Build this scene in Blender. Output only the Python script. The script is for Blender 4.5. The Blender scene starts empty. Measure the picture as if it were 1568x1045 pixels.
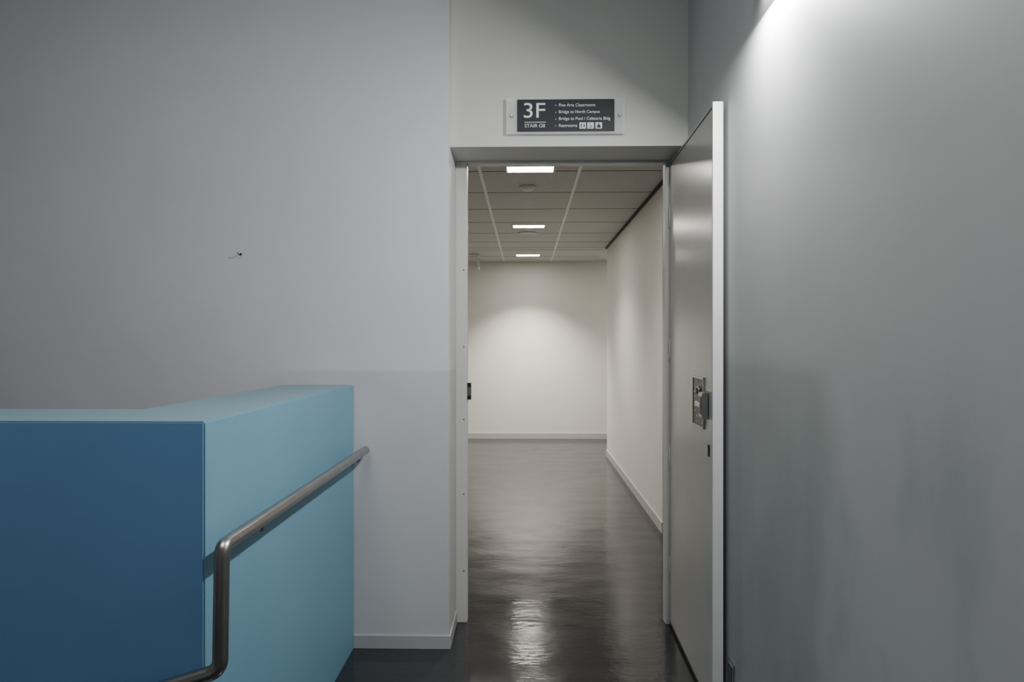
import bpy, bmesh, math
from mathutils import Vector, Matrix
S=bpy.context.scene
try:
    S.view_settings.view_transform='AgX'
except Exception: pass
COL=S.collection

# ---------------- materials ----------------
def mat(name,col,rough=.6,metal=0,bump=0,bscale=200,var=0,vscale=3,spec=.5,coat=0,emit=None,estr=0):
    m=bpy.data.materials.new(name); m.use_nodes=True
    nt=m.node_tree; b=nt.nodes['Principled BSDF']
    b.inputs['Base Color'].default_value=(*col,1)
    b.inputs['Roughness'].default_value=rough
    b.inputs['Metallic'].default_value=metal
    b.inputs['Specular IOR Level'].default_value=spec
    b.inputs['Coat Weight'].default_value=coat
    tc=nt.nodes.new('ShaderNodeTexCoord')
    if var>0:
        n=nt.nodes.new('ShaderNodeTexNoise'); n.inputs['Scale'].default_value=vscale; n.inputs['Detail'].default_value=4
        nt.links.new(tc.outputs['Object'],n.inputs['Vector'])
        r=nt.nodes.new('ShaderNodeValToRGB')
        r.color_ramp.elements[0].position=.3; r.color_ramp.elements[1].position=.7
        r.color_ramp.elements[0].color=(*[c*(1-var) for c in col],1)
        r.color_ramp.elements[1].color=(*[min(1,c*(1+var)) for c in col],1)
        nt.links.new(n.outputs['Fac'],r.inputs['Fac']); nt.links.new(r.outputs['Color'],b.inputs['Base Color'])
    if bump>0:
        n2=nt.nodes.new('ShaderNodeTexNoise'); n2.inputs['Scale'].default_value=bscale; n2.inputs['Detail'].default_value=3
        nt.links.new(tc.outputs['Object'],n2.inputs['Vector'])
        bp=nt.nodes.new('ShaderNodeBump'); bp.inputs['Strength'].default_value=bump; bp.inputs['Distance'].default_value=.001
        nt.links.new(n2.outputs['Fac'],bp.inputs['Height']); nt.links.new(bp.outputs['Normal'],b.inputs['Normal'])
    if emit:
        b.inputs['Emission Color'].default_value=(*emit,1); b.inputs['Emission Strength'].default_value=estr
    return m

def wall_mat(name,col,low,axis,c0,h,soft=.008,vary=.03,stain=None):
    """painted plaster with a slightly different tone in a lower band"""
    m=mat(name,col,.55,0,.08,45,0)
    nt=m.node_tree; b=nt.nodes['Principled BSDF']
    tc=nt.nodes.new('ShaderNodeTexCoord'); sp=nt.nodes.new('ShaderNodeSeparateXYZ')
    nt.links.new(tc.outputs['Object'],sp.inputs[0])
    n=nt.nodes.new('ShaderNodeTexNoise'); n.inputs['Scale'].default_value=1.9; n.inputs['Detail'].default_value=4; n.inputs['Roughness'].default_value=.45
    nt.links.new(tc.outputs['Object'],n.inputs['Vector'])
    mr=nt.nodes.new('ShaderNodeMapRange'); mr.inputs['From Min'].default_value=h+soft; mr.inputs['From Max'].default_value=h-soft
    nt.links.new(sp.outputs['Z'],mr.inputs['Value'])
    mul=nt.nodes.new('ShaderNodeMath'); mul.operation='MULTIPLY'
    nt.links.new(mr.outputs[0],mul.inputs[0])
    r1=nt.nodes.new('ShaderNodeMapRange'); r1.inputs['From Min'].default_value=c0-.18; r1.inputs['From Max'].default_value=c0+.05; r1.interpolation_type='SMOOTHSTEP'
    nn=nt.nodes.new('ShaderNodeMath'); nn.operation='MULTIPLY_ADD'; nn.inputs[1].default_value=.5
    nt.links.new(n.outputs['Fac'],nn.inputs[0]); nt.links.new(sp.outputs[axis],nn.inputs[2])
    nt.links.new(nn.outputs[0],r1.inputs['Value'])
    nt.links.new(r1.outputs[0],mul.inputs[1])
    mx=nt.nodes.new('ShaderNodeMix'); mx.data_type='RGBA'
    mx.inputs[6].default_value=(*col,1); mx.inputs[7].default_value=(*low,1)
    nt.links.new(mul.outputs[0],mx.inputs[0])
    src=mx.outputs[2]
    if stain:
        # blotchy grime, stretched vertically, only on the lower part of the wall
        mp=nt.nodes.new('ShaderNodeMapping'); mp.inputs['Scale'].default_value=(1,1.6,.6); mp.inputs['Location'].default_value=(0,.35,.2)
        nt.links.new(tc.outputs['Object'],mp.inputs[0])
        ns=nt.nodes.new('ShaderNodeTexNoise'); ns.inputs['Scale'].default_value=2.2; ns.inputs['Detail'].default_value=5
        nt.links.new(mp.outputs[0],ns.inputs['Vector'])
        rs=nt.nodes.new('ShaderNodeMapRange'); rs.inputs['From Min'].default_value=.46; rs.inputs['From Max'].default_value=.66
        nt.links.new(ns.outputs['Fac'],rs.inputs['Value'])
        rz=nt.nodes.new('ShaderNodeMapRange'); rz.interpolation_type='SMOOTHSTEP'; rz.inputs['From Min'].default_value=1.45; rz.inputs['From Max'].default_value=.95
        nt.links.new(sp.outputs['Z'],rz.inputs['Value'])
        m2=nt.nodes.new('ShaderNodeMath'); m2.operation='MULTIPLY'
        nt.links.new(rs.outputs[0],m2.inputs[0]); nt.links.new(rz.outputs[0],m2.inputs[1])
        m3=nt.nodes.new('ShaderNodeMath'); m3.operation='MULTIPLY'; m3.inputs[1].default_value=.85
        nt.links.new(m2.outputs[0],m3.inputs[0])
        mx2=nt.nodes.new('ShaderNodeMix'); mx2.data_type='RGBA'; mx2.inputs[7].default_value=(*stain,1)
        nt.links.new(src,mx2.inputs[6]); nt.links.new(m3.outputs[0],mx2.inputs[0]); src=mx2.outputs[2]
    n3=nt.nodes.new('ShaderNodeTexNoise'); n3.inputs['Scale'].default_value=2.5; n3.inputs['Detail'].default_value=6
    nt.links.new(tc.outputs['Object'],n3.inputs['Vector'])
    mr3=nt.nodes.new('ShaderNodeMapRange'); mr3.inputs['From Min'].default_value=.3; mr3.inputs['From Max'].default_value=.7
    mr3.inputs['To Min'].default_value=1-vary; mr3.inputs['To Max'].default_value=1+vary
    nt.links.new(n3.outputs['Fac'],mr3.inputs['Value'])
    vm=nt.nodes.new('ShaderNodeVectorMath'); vm.operation='SCALE'
    nt.links.new(src,vm.inputs[0]); nt.links.new(mr3.outputs[0],vm.inputs['Scale'])
    nt.links.new(vm.outputs[0],b.inputs['Base Color'])
    return m

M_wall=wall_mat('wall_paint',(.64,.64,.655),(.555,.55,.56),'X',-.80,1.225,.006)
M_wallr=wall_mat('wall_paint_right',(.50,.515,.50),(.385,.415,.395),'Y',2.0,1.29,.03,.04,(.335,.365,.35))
M_header=mat('header_paint',(.61,.61,.58),.55,0,.08,45,.02,2)
M_corr=mat('corridor_paint',(.77,.745,.70),.6,0,.06,45,.02,2)
M_ceilh=mat('stair_ceiling',(.6,.6,.6),.8,var=.02)
M_tile=mat('ceiling_tile',(.62,.60,.57),.85,0,.4,120,.04,40)
M_tbar=mat('ceiling_tbar',(.85,.83,.80),.5,var=.02)
M_gap=mat('ceiling_joint',(.16,.15,.14),.8,var=.05)
M_trimd=mat('shadow_gap_strip',(.06,.055,.05),.8,var=.05)
M_base=mat('baseboard_vinyl',(.42,.42,.43),.45,var=.04,vscale=6)
M_basec=mat('baseboard_corridor_vinyl',(.50,.49,.46),.45,var=.04,vscale=6)
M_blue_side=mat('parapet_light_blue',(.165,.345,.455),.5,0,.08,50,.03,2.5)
M_blue_front=mat('parapet_front_light_tint',(.18,.40,.72),.5,0,.08,50,.05,2.5)  # front toned apart from the side; how light falls there is in the colour
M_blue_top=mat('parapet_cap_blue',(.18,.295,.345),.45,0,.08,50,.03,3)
M_steel=mat('brushed_steel',(.40,.39,.37),.33,1,.1,300,.08,20)
M_frame=mat('door_frame_paint',(.6,.59,.57),.4,0,.1,60,.02,4)
M_leaf=mat('door_leaf_paint',(.50,.49,.455),.24,0,.12,25,.03,3)
M_edge=mat('door_edge_paint',(.68,.68,.68),.4,var=.03,vscale=15)
M_dark=mat('dark_metal',(.03,.03,.032),.35,.6,var=.1,vscale=20)
M_chrome=mat('satin_chrome',(.45,.45,.44),.28,1,var=.05,vscale=30)
M_gasket=mat('gasket',(.04,.04,.04),.6,var=.1)
M_signd=mat('sign_dark_panel',(.028,.028,.036),.5,var=.05,vscale=20,spec=.3)
M_white=mat('sign_white',(.8,.8,.8),.5,var=.02)
M_plast=mat('white_plastic',(.7,.69,.66),.45,var=.02)
M_green=mat('exit_green',(.03,.35,.15),.4,var=.03)
M_panel=mat('luminaire_diffuser',(.9,.9,.88),.5,emit=(1,.95,.86),estr=60,var=.01)
M_sconce=mat('sconce_diffuser',(.9,.9,.9),.5,emit=(.97,.98,1),estr=12,var=.01)

M_acr=bpy.data.materials.new('clear_acrylic'); M_acr.use_nodes=True
nt=M_acr.node_tree; nt.nodes.clear()
o=nt.nodes.new('ShaderNodeOutputMaterial'); t=nt.nodes.new('ShaderNodeBsdfTransparent'); g=nt.nodes.new('ShaderNodeBsdfPrincipled')
g.inputs['Base Color'].default_value=(.86,.87,.85,1); g.inputs['Roughness'].default_value=.15
x=nt.nodes.new('ShaderNodeMixShader'); x.inputs[0].default_value=.4; t.inputs[0].default_value=(.97,.98,.97,1)
nt.links.new(t.outputs[0],x.inputs[1]); nt.links.new(g.outputs[0],x.inputs[2]); nt.links.new(x.outputs[0],o.inputs[0])

M_floor=mat('polished_vinyl_floor',(.022,.023,.025),.13,0,0,1,.14,1.2)
nt=M_floor.node_tree; b=nt.nodes['Principled BSDF']; b.inputs['Specular IOR Level'].default_value=.5
tc=nt.nodes.new('ShaderNodeTexCoord')
mp=nt.nodes.new('ShaderNodeMapping'); mp.inputs['Scale'].default_value=(1.0,1.8,1)
nt.links.new(tc.outputs['Object'],mp.inputs[0])
n1=nt.nodes.new('ShaderNodeTexNoise'); n1.inputs['Scale'].default_value=2.4; n1.inputs['Detail'].default_value=1.5
n2=nt.nodes.new('ShaderNodeTexNoise'); n2.inputs['Scale'].default_value=22; n2.inputs['Detail'].default_value=2.5
nt.links.new(mp.outputs[0],n1.inputs['Vector']); nt.links.new(mp.outputs[0],n2.inputs['Vector'])
b1=nt.nodes.new('ShaderNodeBump'); b1.inputs['Strength'].default_value=.5; b1.inputs['Distance'].default_value=.009
b2=nt.nodes.new('ShaderNodeBump'); b2.inputs['Strength'].default_value=.5; b2.inputs['Distance'].default_value=.0016
nt.links.new(n1.outputs['Fac'],b1.inputs['Height']); nt.links.new(n2.outputs['Fac'],b2.inputs['Height'])
nt.links.new(b1.outputs[0],b2.inputs['Normal']); nt.links.new(b2.outputs[0],b.inputs['Normal'])
# scuffed polish : roughness varies
n4=nt.nodes.new('ShaderNodeTexNoise'); n4.inputs['Scale'].default_value=5; n4.inputs['Detail'].default_value=6
nt.links.new(tc.outputs['Object'],n4.inputs['Vector'])
r4=nt.nodes.new('ShaderNodeMapRange'); r4.inputs['From Min'].default_value=.3; r4.inputs['From Max'].default_value=.7; r4.inputs['To Min'].default_value=.09; r4.inputs['To Max'].default_value=.19
nt.links.new(n4.outputs['Fac'],r4.inputs['Value']); nt.links.new(r4.outputs[0],b.inputs['Roughness'])

# ---------------- geometry helpers ----------------
def empty(name,loc=(0,0,0)):
    e=bpy.data.objects.new(name,None); e.empty_display_size=.1; e.location=loc; COL.objects.link(e); return e
def parent(o,p):
    if p: 
        o.parent=p; o.matrix_parent_inverse=Matrix.Translation(p.location).inverted()
def boxes(name,lst,mats,par=None,bevel=0,seg=2):
    bm=bmesh.new()
    for b in lst:
        mi=b[6] if len(b)>6 else 0
        x0,x1,y0,y1,z0,z1=b[:6]
        vs=[bm.verts.new(p) for p in [(x0,y0,z0),(x1,y0,z0),(x1,y1,z0),(x0,y1,z0),(x0,y0,z1),(x1,y0,z1),(x1,y1,z1),(x0,y1,z1)]]
        for f in [(3,2,1,0),(4,5,6,7),(0,1,5,4),(1,2,6,5),(2,3,7,6),(3,0,4,7)]:
            fc=bm.faces.new([vs[i] for i in f]); fc.material_index=mi
    if bevel>0:
        bmesh.ops.bevel(bm,geom=bm.edges[:],offset=bevel,segments=seg,affect='EDGES',profile=.5)
    me=bpy.data.meshes.new(name); bm.to_mesh(me); bm.free()
    for m in (mats if isinstance(mats,(list,tuple)) else [mats]): me.materials.append(m)
    ob=bpy.data.objects.new(name,me); COL.objects.link(ob); parent(ob,par); return ob
def revolve(name,prof,loc,m,axis='Z',par=None,n=40):
    bm=bmesh.new(); rings=[]
    for r,h in prof:
        ring=[]
        for i in range(n):
            a=2*math.pi*i/n; p=Vector((r*math.cos(a),r*math.sin(a),h))
            if axis=='X': p=Vector((p.z,p.x,p.y))
            if axis=='Y': p=Vector((p.x,p.z,p.y))
            ring.append(bm.verts.new(p+Vector(loc)))
        rings.append(ring)
    for k in range(len(rings)-1):
        for i in range(n):
            f=bm.faces.new([rings[k][i],rings[k][(i+1)%n],rings[k+1][(i+1)%n],rings[k+1][i]]); f.smooth=True
    bm.faces.new(rings[0]); bm.faces.new(rings[-1])
    bmesh.ops.recalc_face_normals(bm,faces=bm.faces[:])
    me=bpy.data.meshes.new(name); bm.to_mesh(me); bm.free(); me.materials.append(m)
    ob=bpy.data.objects.new(name,me); COL.objects.link(ob); parent(ob,par); return ob
def prism(name,pts,x0,x1,m,par=None,axis='Y',bevel=0):
    bm=bmesh.new()
    def P(p,t): return (p[0],t,p[1]) if axis=='Y' else ((t,p[0],p[1]) if axis=='X' else (p[0],p[1],t))
    a=[bm.verts.new(P(p,x0)) for p in pts]; b=[bm.verts.new(P(p,x1)) for p in pts]
    bm.faces.new(a); bm.faces.new(b)
    for i in range(len(pts)):
        j=(i+1)%len(pts); bm.faces.new([a[i],a[j],b[j],b[i]])
    bmesh.ops.recalc_face_normals(bm,faces=bm.faces[:])
    if bevel>0: bmesh.ops.bevel(bm,geom=bm.edges[:],offset=bevel,segments=2,affect='EDGES')
    me=bpy.data.meshes.new(name); bm.to_mesh(me); bm.free(); me.materials.append(m)
    ob=bpy.data.objects.new(name,me); COL.objects.link(ob); parent(ob,par); return ob
def tube(name,pts,r,m,par=None,fillet=.03):
    P=[Vector(p) for p in pts]; out=[P[0]]
    for i in range(1,len(P)-1):
        a=(P[i-1]-P[i]).normalized(); b=(P[i+1]-P[i]).normalized()
        s=P[i]+a*fillet; e=P[i]+b*fillet
        for k in range(9):
            t=k/8; out.append((1-t)**2*s+2*t*(1-t)*P[i]+t*t*e)
    out.append(P[-1])
    cu=bpy.data.curves.new(name,'CURVE'); cu.dimensions='3D'; cu.bevel_depth=r; cu.bevel_resolution=8; cu.use_fill_caps=True
    sp=cu.splines.new('POLY'); sp.points.add(len(out)-1)
    for q,v in zip(sp.points,out): q.co=(*v,1)
    tmp=bpy.data.objects.new('tmp',cu); COL.objects.link(tmp)
    bpy.context.view_layer.update()
    me=bpy.data.meshes.new_from_object(tmp.evaluated_get(bpy.context.evaluated_depsgraph_get()))
    bpy.data.objects.remove(tmp); me.materials.clear(); me.materials.append(m)
    for p in me.polygons: p.use_smooth=len(p.vertices)<6
    ob=bpy.data.objects.new(name,me); COL.objects.link(ob); parent(ob,par); return ob
def text(name,body,x0,zc,y,m,par,width=None,height=None,bold=0):
    cu=bpy.data.curves.new(name,'FONT'); cu.body=body; cu.size=.1; cu.extrude=.0004; cu.offset=bold
    tmp=bpy.data.objects.new('tmp',cu); COL.objects.link(tmp); bpy.context.view_layer.update()
    me=bpy.data.meshes.new_from_object(tmp.evaluated_get(bpy.context.evaluated_depsgraph_get())); bpy.data.objects.remove(tmp)
    xs=[v.co.x for v in me.vertices]; ys=[v.co.y for v in me.vertices]
    w=max(xs)-min(xs); h=max(ys)-min(ys)
    sx=(width/w) if width else height/h
    sy=(height/h) if height else sx
    mx=min(xs); my=(max(ys)+min(ys))/2
    for v in me.vertices:
        v.co=Vector((x0+(v.co.x-mx)*sx, y+v.co.z*-1, zc+(v.co.y-my)*sy))
    me.materials.clear(); me.materials.append(m)
    ob=bpy.data.objects.new(name,me); COL.objects.link(ob); parent(ob,par); return ob

H=1.35
YP=3.0; YH=3.04; YB=3.33; XR=.72; XL=-.338; ZH=2.224; CH=3.4; XW=-4.6
YE=9.6; XC=.97; CC=2.489
# ---------------- room shell ----------------
boxes('floor',[(-.76,XR,-2.5,YB,-.2,0),(XW,-.76,-2.5,-.05,-.2,0),(-2.2,XC,YB,YE,-.2,0),(XC,3.2,8.17,YE,-.2,0)],M_floor)
boxes('floor_lower',[(XW,-.76,-.05,3.0,-1.9,-1.7)],M_floor)
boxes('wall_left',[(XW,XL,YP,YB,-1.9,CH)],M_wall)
boxes('wall_header',[(XL,XR,YH,YB,ZH,CH)],M_header)
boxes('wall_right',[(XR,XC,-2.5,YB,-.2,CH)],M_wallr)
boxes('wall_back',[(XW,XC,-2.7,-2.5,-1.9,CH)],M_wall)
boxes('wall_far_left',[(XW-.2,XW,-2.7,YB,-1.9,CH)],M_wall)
boxes('ceiling_stairwell',[(XW,XC,-2.5,YB,CH,CH+.2)],M_ceilh)
boxes('wall_corridor_end',[(-2.4,3.4,YE,YE+.2,-.2,2.9)],M_corr)
DY0,DY1,DZ=3.80,4.80,2.235
boxes('wall_corridor_right',[(XC,XC+.22,YB-.1,DY0,0,2.6),(XC,XC+.22,DY1,8.17,0,2.6),(XC,XC+.22,DY0,DY1,DZ,2.6)],M_corr)
boxes('wall_corridor_left',[(-2.4,-2.2,YB,YE,-.2,2.6)],M_corr)
boxes('wall_corridor_branch',[(3.2,3.4,8.17,YE,-.2,2.6),(XC+.22,3.4,7.95,8.17,-.2,2.6)],M_corr)
L=[(-2.2,XC,YB,YE,CC,CC+.1,0),(XC,3.2,8.17,YE,CC,CC+.1,0)]
xx=[-.303-.655*k for k in (2,1,0)]+[.355]
for xg in xx: L.append((xg-.011,xg+.011,YB,YE,CC-.004,CC+.002,1))
yy=4.53-.64
while yy<YE:
    L.append((-2.2,XC,yy-.006,yy+.006,CC-.0015,CC+.002,2)); yy+=.64
L.append((XC-.018,XC,YB,8.17,CC-.02,CC+.001,3))  # dark strip along the wall top, shade of the shadow gap as colour
L.append((-2.2,XC,8.17,8.178,CC-.002,CC+.002,2))
boxes('ceiling_corridor',L,[M_tile,M_tbar,M_gap,M_trimd])
boxes('baseboard_left',[(-.76,XL+.008,YP-.008,YP,0,.06),(XL,XL+.008,YP,3.28,0,.06)],M_base,bevel=.002)
boxes('baseboard_corridor_end',[(-2.2,3.2,YE-.01,YE,0,.075)],M_basec)
boxes('baseboard_corridor_right',[(XC-.01,XC,DY1+.05,8.17,0,.075),(XC-.01,XC+.22,8.17,8.18,0,.075)],M_basec)
boxes('baseboard_right',[(XR-.006,XR,-2.5,2.2,0,.06)],M_base)

# ---------------- door frame ----------------
fr=empty('door_frame',(.2,3.3,0))
JX=-.282; JR=.668
boxes('jamb_latch_side',[(XL,JX,3.28,YB+.01,0,ZH)],M_frame,fr,.003)
boxes('jamb_hinge_side',[(JR,XR,3.28,YB+.01,0,ZH)],M_frame,fr,.003)
boxes('head',[(JX,JR,3.28,YB+.01,ZH-.012,ZH)],M_frame,fr,.003)
boxes('strike_plate',[(JX-.004,JX+.018,3.285,3.32,1.075,1.155,0),(JX+.002,JX+.019,3.282,3.29,1.095,1.135,1)],[M_dark,M_chrome],fr)
for k,z in enumerate((.25,.62,.98,1.33,1.7)):
    revolve('fixing_screw_%d'%k,[(.003,0),(.003,-.0015),(.001,-.002)],(XL+.04,3.28,z),M_dark,'Y',fr,12)

# ---------------- open door leaf ----------------
D0,D1=2.45,3.274; LX0,LX1=.671,.701; LZ=ZH-.012
dr=empty('door_1',(LX0,D0,0))
boxes('leaf',[(LX0,LX1,D0+.012,D1,.01,LZ,0)],[M_leaf],dr,.0015)
boxes('lock_edge',[(LX0-.003,LX1+.004,D0,D0+.014,.01,LZ+.0,0)],[M_edge],dr,.0015)
boxes('edge_seam',[(LX0-.001,LX0+.001,D0+.012,D0+.018,.01,LZ-.012),(LX0-.001,LX0+.001,D0+.014,D1,LZ-.018,LZ-.012),(LX0-.001,LX0+.001,D0+.012,D1,.01,.022)],M_gasket,dr)
boxes('handle_plate',[(LX0-.004,LX0+.001,2.585,2.765,1.025,1.215)],M_dark,dr,.0015)
boxes('handle_plate_rim',[(LX0-.006,LX0,2.583,2.589,1.023,1.217),(LX0-.006,LX0,2.761,2.767,1.023,1.217),(LX0-.006,LX0,2.583,2.767,1.023,1.029),(LX0-.006,LX0,2.583,2.767,1.211,1.217)],M_chrome,dr)
lbl=[]
import random; random.seed(3)
for r in range(9):
    for c in range(4):
        if random.random()<.6:
            y0=2.60+c*.038; z0=1.04+r*.019
            lbl.append((LX0-.0048,LX0-.003,y0,y0+.026,z0,z0+.006))
boxes('handle_plate_lettering',lbl,M_base,dr)
prism('pull_case',[(LX0-.004,1.066),(LX0-.024,1.070),(LX0-.027,1.08),(LX0-.027,1.156),(LX0-.024,1.165),(LX0-.004,1.168)],2.515,2.575,M_chrome,dr,'Y',.002)
boxes('pull_case_recess',[(LX0-.0285,LX0-.026,2.525,2.565,1.085,1.15)],M_dark,dr)
boxes('pull_lever',[(LX0-.030,LX0-.022,2.535,2.62,1.108,1.128)],M_chrome,dr,.003,3)
revolve('thumb_turn_rose',[(.016,0),(.016,-.005),(.012,-.007)],(LX0-.003,2.66,1.165),M_chrome,'X',dr,32)
boxes('thumb_turn',[(LX0-.018,LX0-.008,2.656,2.664,1.152,1.178)],M_chrome,dr,.002)
boxes('dead_bolt_escutcheon',[(LX0-.003,LX0+.001,2.508,2.532,.932,.976,0),(LX0-.005,LX0-.002,2.514,2.526,.94,.968,1)],[M_dark,M_chrome],dr,.001)
for k,z in enumerate((.28,.8,1.32,1.95)):
    revolve('hinge_%d'%k,[(.004,-.05),(.005,-.048),(.005,.048),(.004,.05)],(LX0-.001,3.270,z),M_frame,'Z',dr,20)
dr.rotation_euler=(0,0,math.radians(-1.2))

# ---------------- corridor side door ----------------
d2=empty('door_2',(1.0,4.3,0))
boxes('frame',[(XC-.012,XC+.12,DY1-.045,DY1,0,DZ),(XC-.012,XC+.12,DY0,DY0+.045,0,DZ),(XC-.012,XC+.12,DY0+.045,DY1-.045,DZ-.045,DZ)],M_dark,d2,.002)
boxes('leaf',[(XC+.05,XC+.09,DY0+.048,DY1-.048,.01,DZ-.048)],M_leaf,d2,.002)
revolve('knob',[(.025,0),(.025,-.006),(.01,-.01),(.01,-.03),(.024,-.036),(.026,-.05),(.018,-.058)],(XC+.05,DY0+.12,1.0),M_chrome,'X',d2,28)

# ---------------- blue parapet ----------------
px0,px1,py0,py1,pz=-1.075,-.76,1.60,1.90,1.163
XQ=XW+.004; YQ=YP-.003
bm=bmesh.new()
out=[(XQ,py0),(px1,py0),(px1,YQ),(px0,YQ),(px0,py1),(XQ,py1)]
lo=[bm.verts.new((a,b,-1.7)) for a,b in out]; hi=[bm.verts.new((a,b,pz)) for a,b in out]
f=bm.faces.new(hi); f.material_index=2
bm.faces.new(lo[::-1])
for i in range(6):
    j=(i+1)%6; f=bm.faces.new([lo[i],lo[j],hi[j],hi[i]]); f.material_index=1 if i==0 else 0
bmesh.ops.recalc_face_normals(bm,faces=bm.faces[:])
ed=[e for e in bm.edges if all(v.co.z>1 for v in e.verts) or (abs(e.verts[0].co.x-px1)<.001 and abs(e.verts[1].co.x-px1)<.001 and e.verts[0].co.y<1.7 and e.verts[1].co.y<1.7)]
bmesh.ops.bevel(bm,geom=ed,offset=.004,segments=2,affect='EDGES')
me=bpy.data.meshes.new('stair_parapet'); bm.to_mesh(me); bm.free()
for m in (M_blue_side,M_blue_front,M_blue_top): me.materials.append(m)
COL.objects.link(bpy.data.objects.new('stair_parapet',me))

st=[]
for k in range(9):
    st.append((-.76-.29*(k+1),-.76-.29*k,-.05,py0,-1.7,-.17*(k+1)))
boxes('staircase',st,M_floor)

# ---------------- handrail ----------------
hr=empty('handrail',(-.70,2.2,.88))
rx=-.70; zr=.880
tube('rail',[(rx,2.965,zr),(rx,1.56,zr),(rx,1.55,.598),(rx-.30,1.49,.523),(rx-1.6,1.49,.523-.76)],.0175,M_steel,hr,.026)
revolve('end_cap',[(.0176,-.004),(.0176,.004),(.014,.010),(.006,.013)],(rx,2.965,zr),M_steel,'Y',hr,32)
for k,y in enumerate((2.86,1.80)):
    tube('bracket_%d'%k,[(rx,y,zr-.012),(rx,y,zr-.030),(px1+.004,y,zr-.030)],.005,M_steel,hr,.01)
    revolve('bracket_plate_%d'%k,[(.014,0),(.014,.003),(.010,.005)],(px1,y,zr-.030),M_steel,'X',hr,28)
tube('bracket_2',[(rx-.55,1.49,.523-.146-.01),(rx-.55,1.49,.523-.19),(rx-.55,1.599,.523-.19)],.006,M_steel,hr,.015)

# ---------------- sign ----------------
sg=empty('floor_directory_sign',(.175,3.01,2.35))
k=3.005/1045.
def SX(px): return (px-805)*k
def SZ(py): return H+(525-py)*k
ys=3.018
boxes('acrylic_plate',[(SX(775),SX(957),ys,ys+.005,SZ(204),SZ(149))],M_acr,sg,.001)
boxes('dark_panel',[(SX(792),SX(941),ys-.0022,ys-.0002,SZ(200.5),SZ(151))],M_signd,sg)
for i,p in enumerate((783.5,949)):
    revolve('standoff_screw_%d'%i,[(.008,.0205),(.008,-.004),(.006,-.007)],(SX(p),ys+.0015,SZ(175.5)),M_chrome,'Y',sg,24)
yt=ys-.003
text('text_3f','3F',SX(802),SZ(168),yt,M_white,sg,height=23*k,width=33*k)
boxes('rule',[(SX(803),SX(836),yt-.0005,yt+.0005,SZ(186.6),SZ(185.8))],M_white,sg)
text('text_stair','STAIR G8',SX(803.5),SZ(191.5),yt,M_white,sg,width=31*k)
for i,(s,y,xe) in enumerate((('Fine Arts Classrooms',160,911.5),('Bridge to North Campus',171,918.5),('Bridge to Pool / Cafeteria Bldg',181.5,934.5),('Restrooms',191.5,884))):
    text('text_line_%d'%i,s,SX(856),SZ(y),yt,M_white,sg,width=(xe-856)*k)
    boxes('bullet_%d'%i,[(SX(850.5),SX(851.7),yt-.0005,yt+.0005,SZ(y+.9),SZ(y-.3))],M_white,sg)
for i,px in enumerate((887.5,899.5,912)):
    a,b_=SX(px),SX(px+10); z0,z1=SZ(196.5),SZ(187)
    boxes('pictogram_field_%d'%i,[(a,b_,yt-.0005,yt+.0005,z0,z1)],M_white,sg)
    w=b_-a; h=z1-z0; c=(a+b_)/2
    def bx(u0,u1,v0,v1): return (a+u0*w,a+u1*w,yt-.001,yt-.0003,z0+v0*h,z0+v1*h)
    if i==0: g_=[bx(.2,.38,.42,.7),bx(.22,.28,.12,.42),bx(.31,.37,.12,.42),bx(.24,.34,.74,.86),bx(.48,.51,.08,.92),bx(.6,.84,.36,.5),bx(.65,.79,.5,.7),bx(.66,.71,.12,.36),bx(.74,.79,.12,.36),bx(.67,.77,.74,.86)]
    elif i==1: g_=[bx(.36,.48,.76,.88),bx(.38,.46,.42,.74),bx(.38,.68,.36,.43),bx(.62,.7,.16,.4),bx(.7,.8,.16,.22),bx(.46,.62,.55,.6),bx(.24,.3,.2,.44),bx(.26,.56,.12,.18),bx(.52,.58,.14,.32)]
    else: g_=[bx(.4,.6,.7,.88),bx(.28,.72,.3,.64),bx(.2,.8,.14,.32)]
    boxes('pictogram_%d'%i,g_,M_signd,sg)

wh=empty('wall_hook',(-1.262,2.995,1.74))
revolve('hook_base',[(.005,0),(.005,-.003),(.003,-.005)],(-1.262,3.0,1.742),M_dark,'Y',wh,16)
tube('hook_wire',[(-1.262,2.998,1.742),(-1.262,2.975,1.738),(-1.268,2.975,1.748)],.0015,M_dark,wh,.003)

so=empty('wall_outlet_plate',(.715,2.42,.18))
boxes('plate',[(XR-.006,XR,2.365,2.435,.12,.235)],M_chrome,so,.0015)
boxes('inset',[(XR-.0075,XR-.005,2.378,2.422,.135,.22)],M_dark,so)

# ---------------- wall lamp ----------------
def sconce(yc,power,z=2.40,ln=.26,col=(.99,.995,1),tilt=18):
    e=empty('wall_lamp',(XR-.05,yc,z+.06))
    pts=[(XR,z+.01),(XR-.075,z+.01),(XR-.092,z+.02),(XR-.10,z+.04),(XR-.098,z+.07),(XR-.085,z+.095),(XR-.05,z+.11),(XR,z+.115)]
    prism('housing',pts,yc-ln/2,yc+ln/2,M_plast,e,'Y',.003)
    boxes('diffuser',[(XR-.076,XR-.012,yc-ln/2+.012,yc+ln/2-.012,z,z+.012)],M_sconce,e,.002)
    ld=bpy.data.lights.new('lamp_light','AREA'); ld.shape='RECTANGLE'; ld.size=.05; ld.size_y=ln-.04; ld.energy=power; ld.color=col
    lo=bpy.data.objects.new('lamp_light',ld); COL.objects.link(lo); lo.location=(XR-.05,yc,z-.022)
    lo.rotation_euler=(0,math.radians(tilt),0)
    parent(lo,e)
sconce(1.95,34,tilt=35)
cl=empty('ceiling_panel_light',(-.7,.85,CH))
boxes('housing',[(-1.32,-.08,.53,1.17,CH-.05,CH)],M_plast,cl,.004)
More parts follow.
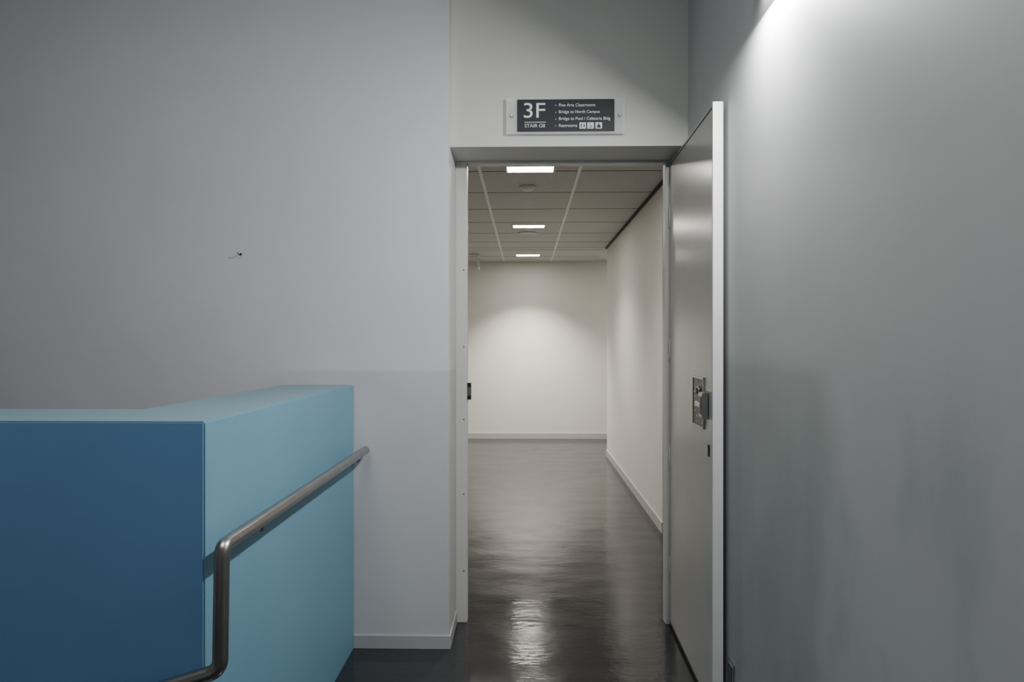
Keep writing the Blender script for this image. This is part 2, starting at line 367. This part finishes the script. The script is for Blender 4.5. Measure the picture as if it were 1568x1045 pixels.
ld=bpy.data.lights.new('panel','AREA'); ld.shape='RECTANGLE'; ld.size=1.2; ld.size_y=.6; ld.energy=29; ld.color=(.98,.99,1)
lo=bpy.data.objects.new('panel',ld); COL.objects.link(lo); lo.location=(-.7,.85,CH-.052); parent(lo,cl)

# ---------------- corridor luminaires ----------------
def downlight(x,y,pw,ang=125):
    e=empty('ceiling_light',(x,y,CC))
    w,d=.15,.07
    boxes('trim_ring',[(x-w-.012,x+w+.012,y-d-.012,y-d,CC-.008,CC),(x-w-.012,x+w+.012,y+d,y+d+.012,CC-.008,CC),(x-w-.012,x-w,y-d,y+d,CC-.008,CC),(x+w,x+w+.012,y-d,y+d,CC-.008,CC)],M_plast,e)
    boxes('diffuser',[(x-w,x+w,y-d,y+d,CC-.006,CC)],M_panel,e)
    ld=bpy.data.lights.new('lamp','SPOT'); ld.energy=pw; ld.spot_size=math.radians(ang); ld.spot_blend=1; ld.shadow_soft_size=.02; ld.color=(1,.955,.88)
    lo=bpy.data.objects.new('lamp',ld); COL.objects.link(lo); lo.location=(x,y,CC-.03); parent(lo,e)
downlight(.03,4.46,80); downlight(.03,6.65,140); downlight(.03,8.85,400,108)
downlight(-.72,6.65,30)
downlight(2.0,8.85,40)
sd=empty('smoke_detector',(.014,4.96,CC))
revolve('base',[(.055,0),(.055,-.012),(.05,-.016)],(.014,4.96,CC),M_plast,'Z',sd)
revolve('chamber',[(.04,-.016),(.042,-.022),(.03,-.036),(.012,-.04)],(.014,4.96,CC),M_plast,'Z',sd)
vd=empty('ceiling_vent',(.02,7.08,CC))  # flat round air vent in the ceiling
revolve('grille',[(.10,0),(.10,-.006),(.085,-.009),(.03,-.010)],(.02,7.08,CC),M_base,'Z',vd)
es=empty('exit_sign',(-.62,8.75,2.4))
boxes('stem',[(-.615,-.605,8.745,8.755,CC-.04,CC)],M_plast,es)
boxes('ceiling_bracket',[(-.78,-.59,8.73,8.77,CC-.012,CC)],M_plast,es)
boxes('sign_body',[(-.625,-.595,8.62,8.88,CC-.19,CC-.04)],M_plast,es,.004)
boxes('sign_face',[(-.6265,-.5935,8.635,8.865,CC-.175,CC-.055)],M_green,es)

w=bpy.data.worlds.new('World'); S.world=w; w.use_nodes=True
w.node_tree.nodes['Background'].inputs[0].default_value=(.5,.55,.6,1); w.node_tree.nodes['Background'].inputs[1].default_value=.1
cd=bpy.data.cameras.new('camera'); cd.sensor_width=36; cd.lens=36*1045/1568.; cd.clip_start=.02
cd.shift_y=.0016
co=bpy.data.objects.new('camera',cd); COL.objects.link(co); co.location=(0,0,H)
co.rotation_euler=(math.radians(90),0,math.radians(1.15)); S.camera=co
